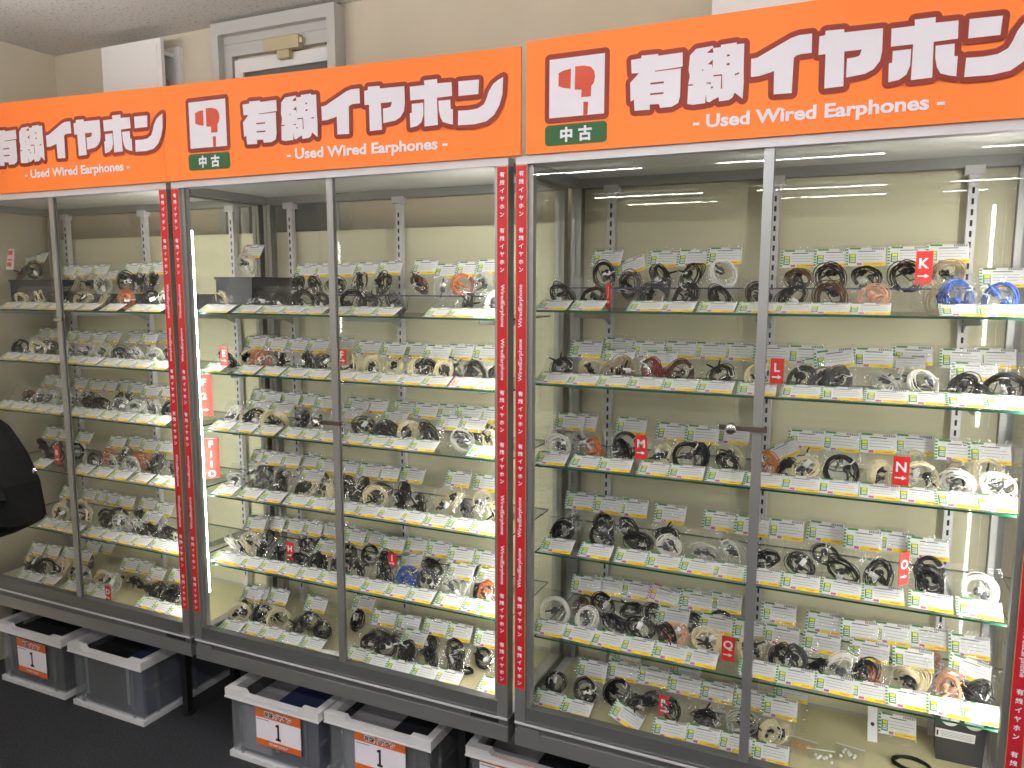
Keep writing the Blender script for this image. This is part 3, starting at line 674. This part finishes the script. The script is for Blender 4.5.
# ------------------------------------------------------------------ clear risers and black stands on the top shelves
def riser(xa, xb, Y, zs, h, label):
    t = empty('shelf_riser', ((xa+xb)/2, Y, zs), label, 'riser', 'clear risers on the top shelves')
    b = MB(); b.box(xa, xb, Y, .375, zs+h-.003, zs+h, 0); b.box(xa, xb, .372, .375, zs, zs+h-.003, 0); b.build('riser_sheet', [M['acrylic']], t)
    b = MB(); b.box(xa, xb, Y-.0025, Y, zs+h-.0035, zs+h+.0005); b.build('blue_edge', M['blue'], t)
riser(1.304, 1.775, .2, ZS+RS[0], .061, 'clear riser with a blue edge at the J sign')
riser(1.805, 2.289, .2, ZS+RS[0], .061, 'clear riser with a blue edge under the K sign')
riser(.376, 1.05, .2, ZS+MS[0], .061, 'clear riser with a dark blue edge in the middle showcase')
def stand(xa, xb, Y, zs, h, label):
    b = MB(); b.box(xa, xb, Y, .37, zs+.004, zs+h, 0); b.box(xa-.004, xb+.004, Y-.004, .374, zs+h-.008, zs+h, 1); b.box(xa+.004, xb-.004, Y+.004, .366, zs, zs+.004, 1)
    tag(b.build('display_stand', [M['blackbox'], M['dark']], origin=((xa+xb)/2, Y, zs)), label, 'stand')
stand(.036, at_y(252, 290, .135).x, .135, ZS+MS[0], at_y(230, 277, .135).z-ZS-MS[0], 'black box stand on the top shelf by the lamp tube')
stand(-1.18, -.86, .21, ZS+LS[0], .115, 'black box stand under the white and red tilted sign')
stand(-.70, -.06, .24, ZS+LS[0], .060, 'low black stand along the top shelf behind tan cables')

# ------------------------------------------------------------------ odd goods on the decks
def zip_bag(px, py, label, seed, gold=True):
    P = at_z(px, py, ZS+.012); rg = random.Random(seed); t = empty('zip_bag', (P.x, min(P.y, .33), ZS+.002), label, 'bag', 'small zip bags on the bottom deck', rg.uniform(-.2, .2))
    T = [(-.04, 0), (-.025, .006), (0, .010), (.025, .007), (.045, 0)]
    inst(pillow([(y, .001+d, y, .001) for y, d in T], .075, seed), 'pouch', t)
    b = MB(); b.box(-.036, .036, .034, .038, .004, .0055); inst(b.mesh('zip_line', [M['tie']]), 'zip_line', t)
    b = MB()
    for k in range(9):
        x, y = rg.uniform(-.02, .02), rg.uniform(-.02, .015); b.lathe([(.0005, 0), (.0035, .001), (.0045, .004), (.003, .007), (.0005, .0078)], 8, 0, 'Z', (x, y, .0015))
    inst(b.mesh('tips', [M['gold'] if gold else M['tie']], True), 'tips', t)
zip_bag(801, 744, 'small clear zip bag with gold tips on the deck', 1)
zip_bag(823, 756, 'small clear zip bag beside the gold tips', 2, False)
zip_bag(849, 752, 'clear zip bag lying nearest the white header card', 3, False)
def ring_cable(px, py, label, rad=.042):
    P = at_z(px, py, ZS+.004); b = MB(); rg = random.Random(3); pts = []
    for i in range(60):
        a = 2*math.pi*i/20; r = rad*(1+.05*math.sin(i*1.3)); pts.append((P.x+r*math.cos(a), P.y+.7*r*math.sin(a), ZS+.0055+.0025*(i/20)+rg.uniform(0, .001)))
    b.tube(pts, .003, 6); tag(b.build('black_cable', M['cab_k'], None, True, origin=(P.x, P.y, ZS+.002)), label, 'cable')
ring_cable(911, 766, 'thick black cable ring at the photo bottom on the deck')
ring_cable(465, 672, 'small black cable coil alone on the deck by the red strip', .026)
P = at_z(893, 741, ZS+.03)
t = empty('carded_pack', (P.x, .31, ZS+.002), 'flat pack with a punched white header card and green price card', 'pack', None, R(8))
b = MB(); b.box(-.060, -.036, 0, .002, 0, .092, 0); b.lathe([(.005, -.0004), (.005, .0004)], 12, 1, 'Y', (-.048, -.0002, .045)); inst(b.mesh('header_card', [M['card'], M['dark']]), 'header_card', t, (0, 0, 0), (-R(38), 0, R(-6)))
o = inst(CARD, 'price_card', t, (.013, .012, .022), (-R(38), 0, R(-8)))
inst(flat_pouch(99), 'pouch', t, (.013, .004, .002), (-R(38), 0, R(-6)), (.95, .95, .65))
# smoky case at the right end of the deck
p0, p1 = at_y(958, 735, .30), at_y(992, 745, .30)
t = empty('earphone_case', (2.345, .33, ZS+.002), 'smoky dark earphone case with a white label strip', 'case')
b = MB(); b.prism([(-.052, -.035, 0), (.052, -.035, 0), (.058, -.03, .13), (-.058, -.03, .13)], (0, .06, 0)); inst(b.mesh('body', [M['smoke']]), 'body', t)
b = MB(); b.poly([(-.057, -.0350, .062), (.032, -.0350, .062), (.033, -.0346, .086), (-.0575, -.0346, .086)], 0); b.poly([(-.054, -.0356, .067), (-.050, -.0356, .067), (-.050, -.0354, .081), (-.054, -.0354, .081)], 1)
for k in range(4): b.poly([(-.045, -.0355, .067+k*.0042), (.026, -.0355, .067+k*.0042), (.026, -.0355, .0685+k*.0042), (-.045, -.0355, .0685+k*.0042)], 2)
inst(b.mesh('label', [M['card'], M['black'], M['cgrey']]), 'label', t)
for sx in (-.026, .028):
    b = MB(); b.lathe([(.001, -.038), (.018, -.037), (.022, -.033), (.022, -.03)], 20, 0, 'Y', (sx, 0, .118)); inst(b.mesh('cushion', [M['tie']], True), 'cushion', t)
# pale block by the door stile on the deck
P = at_z(330, 657, ZS+.01)
b = MB(); b.prism([(P.x-.05, .05, ZS+.002), (P.x+.03, .05, ZS+.002), (P.x+.03, .05, ZS+.03), (P.x-.05, .05, ZS+.022)], (0, .035, 0))
tag(b.build('sign_block', M['card'], origin=(P.x, .06, ZS+.002)), 'pale blank block on the deck against the door stile', 'block')

# ------------------------------------------------------------------ folding containers under the showcases
def container(x0, x1, y0, lab, label, goods):
    D, H = .50, .252; t = empty('storage_container', ((x0+x1)/2, y0+D/2, 0), label, 'container', 'clear containers under the showcases')
    y1 = y0+D; i = .014; wl = .0035
    b = MB()
    b.box(x0+i, x1-i, y0+i, y0+i+wl, .02, H-.03); b.box(x0+i, x1-i, y1-i-wl, y1-i, .02, H-.03)
    b.box(x0+i, x0+i+wl, y0+i+wl, y1-i-wl, .02, H-.03); b.box(x1-i-wl, x1-i, y0+i+wl, y1-i-wl, .02, H-.03)
    b.box(x0+i, x1-i, y0+i, y1-i, .012, .016)
    for fx in (x0+.055, x1-.066): b.box(fx, fx+.011, y0+.008, y0+i, .02, H-.03)
    for fy in (y0+.07, y0+D/2, y1-.08): b.box(x1-i, x1-.008, fy, fy+.011, .02, H-.03)
    b.box(x1-i, x1-.009, y0+.02, y1-.02, .125, .137); b.build('body', M['tub'], t)
    b = MB(); th = .026
    n0, n1 = x0+.075, x1-.075; zt = H-.014                       # dip in the front rim
    pr = [(x0, H-.032), (x1, H-.032), (x1, H), (n1, H), (n1-.012, zt), (n0+.012, zt), (n0, H), (x0, H)]
    b.prism([(x, y0, z) for x, z in pr], (0, th, 0)); b.prism([(x, y1-th, z) for x, z in pr], (0, th, 0))
    b.box(x0, x0+th, y0+th, y1-th, H-.032, H); b.box(x1-th, x1, y0+th, y1-th, H-.032, H)
    b.box(x0-.002, x1+.002, y0-.002, y0, H-.034, H-.029); b.build('rim', M['tubrim'], t)
    b = MB(); b.box(x0+.006, x1-.006, y0+.004, y0+.024, 0, .02); b.box(x0+.006, x1-.006, y1-.024, y1-.004, 0, .02)
    b.box(x0+.006, x0+.026, y0+.024, y1-.024, 0, .02); b.box(x1-.026, x1-.006, y0+.024, y1-.024, 0, .02)
    for k in range(7): fx = x0+.04+k*(x1-x0-.09)/6; b.box(fx, fx+.016, y0+.001, y0+.004, .004, .018)
    b.build('base_rim', M['tubrim'], t)
    if lab:
        lx, lz, lw, lh = lab; s = MB(); yy = y0+.0058
        def q(u0, u1, v0, v1, m, d=0): s.poly([(lx+u0*lw, yy-d, lz+v0*lh), (lx+u1*lw, yy-d, lz+v0*lh), (lx+u1*lw, yy-d, lz+v1*lh), (lx+u0*lw, yy-d, lz+v1*lh)], m)
        q(0, 1, 0, 1, 0); q(0, 1, .76, 1, 1, .0005); q(0, 1, 0, .17, 1, .0005); q(.02, .3, .70, .715, 2, .0005)
        put_text(s, '有線イヤホン', lh*.15, Matrix.Translation((lx+lw*.5, yy-.001, lz+lh*.88)) @ FACE, 0, .0022, width=lw*.62)
        put_text(s, '有線イヤホン', lh*.15, Matrix.Translation((lx+lw*.5, yy-.0015, lz+lh*.88)) @ FACE, 2, .0003, width=lw*.60)
        put_text(s, 'STAFF ONLY', lh*.085, Matrix.Translation((lx+lw*.5, yy-.001, lz+lh*.085)) @ FACE, 0, .0003, width=lw*.42)
        ox, oz, k = lx+lw*.5, lz+lh*.46, lh*.22                    # the bold serif 1
        one = [(-.55, -1), (.6, -1), (.6, -.72), (.25, -.72), (.25, 1), (-.1, 1), (-.55, .85), (-.55, .6), (-.18, .66), (-.18, -.72), (-.55, -.72)]
        s.poly([(ox+x*k*.62, yy-.001, oz+z*k) for x, z in one], 2)
        s.build('label_sheet', [M['white'], M['lab_or'], M['black']], t)
    for nm, gx0, gx1, gy0, gy1, gh, m, gl in goods:
        b = MB(); a0, a1 = x0+.03+gx0*(x1-x0-.06), x0+.03+gx1*(x1-x0-.06); c0, c1 = y0+.025+gy0*(D-.05), y0+.025+gy1*(D-.05); z0 = .0165; z1 = z0+gh
        b.box(a0, a1, c0, c1, z0, z1-.0012, 0); b.box(a0, a1, c0, (c0+c1)/2-.001, z1-.0012, z1, 0); b.box(a0, a1, (c0+c1)/2+.001, c1, z1-.0012, z1, 0)
        b.box(a0+.004, a0+.02, c0-.0006, c0, z0+.02, z1-.02, 1)
        tag(b.build(nm, [M[m], M['cgrey']], origin=((a0+a1)/2, (c0+c1)/2, z0)), gl, 'carton', 'cartons stored in the containers')
container(-1.11, -.712, -.005, (-.99, .065, .175, .14), 'clear container, label 1, beside the unlabelled container',
  [('carton', .0, .5, .0, .5, .19, 'blackbox', 'black carton in the container beside the unlabelled one'), ('carton', .53, .98, .02, .6, .20, 'blackbox', 'second black carton in the container beside the unlabelled one'), ('carton', .1, .9, .62, .98, .18, 'greybox', 'grey carton at the back of the container beside the unlabelled one')])
container(-.669, -.271, -.008, None, 'clear container without any label, blue goods inside',
  [('carton', .02, .62, .03, .42, .185, 'blackbox', 'dark carton in the unlabelled container'), ('carton', .66, .98, .05, .97, .20, 'navy', 'navy carton along the side of the unlabelled container'), ('carton', .02, .62, .46, .98, .19, 'bluebox', 'blue carton at the back of the unlabelled container'), ])
container(.133, .531, -.005, (.262, .078, .190, .132), 'clear container, label 1, below the middle showcase lamp post',
  [('carton', .0, .38, .04, .5, .16, 'greybox', 'grey carton behind the label of the container'), ('carton', .42, .98, .04, .62, .19, 'navy', 'navy carton in the container under the lamp post showcase'), ('carton', .3, .98, .66, .97, .205, 'bluebox', 'teal blue carton at the container back'), ('carton', .0, .28, .54, .97, .20, 'greybox', 'pale grey carton at the container back')])
container(.541, .939, .012, (.655, .085, .19, .132), 'clear container, label 1, holding black cartons',
  [('carton', .02, .55, .04, .5, .18, 'greybox', 'grey carton in the second labelled container'), ('carton', .58, .98, .04, .9, .20, 'blackbox', 'black carton in the second labelled container'), ('carton', .02, .55, .54, .97, .20, 'blackbox', 'black carton at the back of the second labelled container')])
container(1.041, 1.439, .045, (1.085, .104, .20, .136), 'clear container cut off by the photo bottom edge',
  [('carton', .02, .5, .04, .6, .18, 'greybox', 'grey carton in the container cut by the bottom edge'), ('carton', .53, .98, .04, .9, .19, 'blackbox', 'black carton in the container cut by the bottom edge')])

# ------------------------------------------------------------------ shopper at the left edge with a black bag
def skin_body(name, chain, m, parent=None, sub=2, root=0):
    """chain: {'v': [(x, y, z, rx, ry)], 'e': [(a, b)]} grown into one continuous surface"""
    me = bpy.data.meshes.new(name); me.from_pydata([v[:3] for v in chain['v']], chain['e'], [])
    o = bpy.data.objects.new(name, me); COL.objects.link(o)
    md = o.modifiers.new('skin', 'SKIN'); md.use_smooth_shade = True
    for i, v in enumerate(chain['v']):
        sv = me.skin_vertices[0].data[i]; sv.radius = (v[3], v[4]); sv.use_root = (i == root)
    s = o.modifiers.new('sub', 'SUBSURF'); s.levels = sub; s.render_levels = sub
    dg = bpy.context.evaluated_depsgraph_get(); bm = bpy.data.meshes.new_from_object(o.evaluated_get(dg))
    bpy.data.objects.remove(o)
    bm.materials.clear()
    for x in (m if isinstance(m, list) else [m]): bm.materials.append(x)
    bm.polygons.foreach_set('use_smooth', [True]*len(bm.polygons))
    q = bpy.data.objects.new(name, bm); COL.objects.link(q)
    if parent: q.parent = parent
    return q
PX, PY = -.56, -.62
t = empty('person', (PX, PY, 0), 'person in black clothes carrying the black shoulder bag', 'person')
V = [(0,0,.92,.145,.11), (0,0,1.08,.135,.10), (0,0,1.26,.16,.11), (0,.0,1.40,.14,.09), (0,.01,1.49,.055,.055), (0,.015,1.57,.06,.075), (0,.02,1.65,.078,.095), (0,.015,1.72,.06,.075)]
E_ = [(i, i+1) for i in range(7)]
for s in (-1, 1):
    k = len(V); V += [(s*.09,0,.86,.085,.09), (s*.095,.01,.48,.058,.06), (s*.095,-.01,.10,.04,.045), (s*.10,.10,.035,.04,.03)]; E_ += [(0, k), (k, k+1), (k+1, k+2), (k+2, k+3)]
    k = len(V); V += [(s*.185,-.01,1.39,.06,.06), (s*.225,-.03,1.12,.045,.045), (s*.20,.10,.95,.035,.035), (s*.195,.15,.91,.03,.018)]; E_ += [(3, k), (k, k+1), (k+1, k+2), (k+2, k+3)]
    h = k+3
    for j, (dx, L) in enumerate([(-.024,.062), (-.008,.072), (.008,.068), (.022,.055)]):
        k = len(V); V += [(s*(.195+dx),.19,.892,.0095,.0095), (s*(.195+dx),.19+L*.5,.872,.0085,.0085), (s*(.195+dx),.19+L*.75,.845,.008,.008)]; E_ += [(h, k), (k, k+1), (k+1, k+2)]
    k = len(V); V += [(s*.16,.165,.90,.0105,.0105), (s*.145,.195,.885,.009,.009)]; E_ += [(h, k), (k, k+1)]
body = skin_body('body', {'v': V, 'e': E_}, [M['cloth'], M['skin'], M['steel']], t)
for pl in body.data.polygons:
    c = pl.center; pl.material_index = 1 if (c.z > 1.475 or (.80 < c.z < .935 and abs(c.x) > .13 and c.y > .10)) else 2 if c.z < .09 else 0
b = MB(); hv = [(.088*math.cos(2*math.pi*j/16)*k, -.005+.098*math.sin(2*math.pi*j/16)*k-.012, z) for z, k in ((1.60,.80), (1.66,1.0), (1.71,.98), (1.755,.72), (1.775,.25)) for j in range(16)]
b.add(hv, [(i*16+j, i*16+(j+1) % 16, (i+1)*16+(j+1) % 16, (i+1)*16+j) for i in range(4) for j in range(16)]+[[64+j for j in range(16)]])
hair = inst(b.mesh('hair', [M['hair']], True), 'hair', t, (0, -.012, 0))
for s in (-1, 1):
    b = MB(); b.lathe([(.001, .006), (.008, .004), (.009, 0), (.004, -.004)], 12, 0, 'Y', (s*.030, .108, 1.652)); inst(b.mesh('eye', [M['tie']], True), 'eye', t)
    b = MB(); b.lathe([(.004, -.006), (.013, -.004), (.016, .002), (.010, .007)], 12, 0, 'X', (s*.082, .012, 1.645)); inst(b.mesh('ear', [M['skin']], True), 'ear', t)
b = MB(); b.tube([(0, .105, 1.66), (0, .122, 1.625), (0, .108, 1.612)], [.007, .013, .007], 8); inst(b.mesh('nose', [M['skin']], True), 'nose', t)
b = MB(); b.tube([(-.022, .088, 1.585), (0, .098, 1.583), (.022, .088, 1.585)], [.003, .006, .003], 6); inst(b.mesh('mouth', [M['redbrown']], True), 'mouth', t)
# the bag: outline seen at the photo edge, hung from the near shoulder
BY = -.60
def bp(px, py, Y=BY+.05): p = at_y(px, py, Y); return (p.x, p.z)
t = empty('shoulder_bag', (-.02, BY, at_y(10, 533, BY).z), 'black nylon shoulder bag with a silver snap on its flap', 'bag')
xi = -.175
ol = [bp(4, 418), bp(14, 432), bp(24, 447), bp(32, 464), bp(39, 480), bp(42, 496), bp(45, 510), bp(46, 519), bp(38, 524), bp(25, 530), bp(12, 534), bp(0, 532)]
z_bot = ol[-1][1]; ol += [(xi, z_bot+.03), (xi, ol[0][1]+.03)]
def pillow_solid(o2, y0, y1, inset, n=4):
    cx = sum(p[0] for p in o2)/len(o2); cz = sum(p[1] for p in o2)/len(o2); vs = []; N = len(o2)
    prof = [(0, .80), (.12, .94), (.35, 1.), (.65, 1.), (.88, .94), (1, .80)]
    for f, k in prof: vs += [(cx+(x-cx)*(1-(1-k)*inset), y0+(y1-y0)*f, cz+(z-cz)*(1-(1-k)*inset)) for x, z in o2]
    fs = [list(range(N))[::-1], [(len(prof)-1)*N+j for j in range(N)]]
    fs += [(i*N+j, i*N+(j+1) % N, (i+1)*N+(j+1) % N, (i+1)*N+j) for i in range(len(prof)-1) for j in range(N)]
    return vs, fs
b = MB(); b.add(*pillow_solid(ol, BY-.06, BY+.06, .6)); b.build('bag_body', M['cloth'], t)
fl = [bp(0, 408), bp(9, 420), bp(20, 437), bp(30, 453), bp(38, 472), bp(47, 490), bp(41, 497), bp(36, 484), bp(20, 483), bp(0, 486), ]
fl += [(xi, fl[-1][1]-.01), (xi, fl[0][1]+.035)]
b = MB(); b.add(*pillow_solid(fl, BY-.078, BY-.052, .25)); fo = b.build('flap', M['cloth'], t)
p = at_y(34, 471, BY-.08); b = MB(); b.lathe([(.0075, .002), (.0075, -.002), (.005, -.004), (.001, -.0045)], 14, 0, 'Y', (p.x, BY-.078, p.z)); b.build('snap', M['chrome'], fo, True)
b = MB(); sx = (-.10, -.14); b.tube([(-.12, BY-.02, fl[0][1]-.02), (-.22, BY-.075, 1.34), (-.37, BY-.055, 1.455), (-.42, PY+.03, 1.482), (-.38, BY+.08, 1.44), (-.22, BY+.06, 1.30), (-.12, BY+.03, fl[0][1]-.02)], .012, 8); b.build('strap', M['cloth'], t, True)
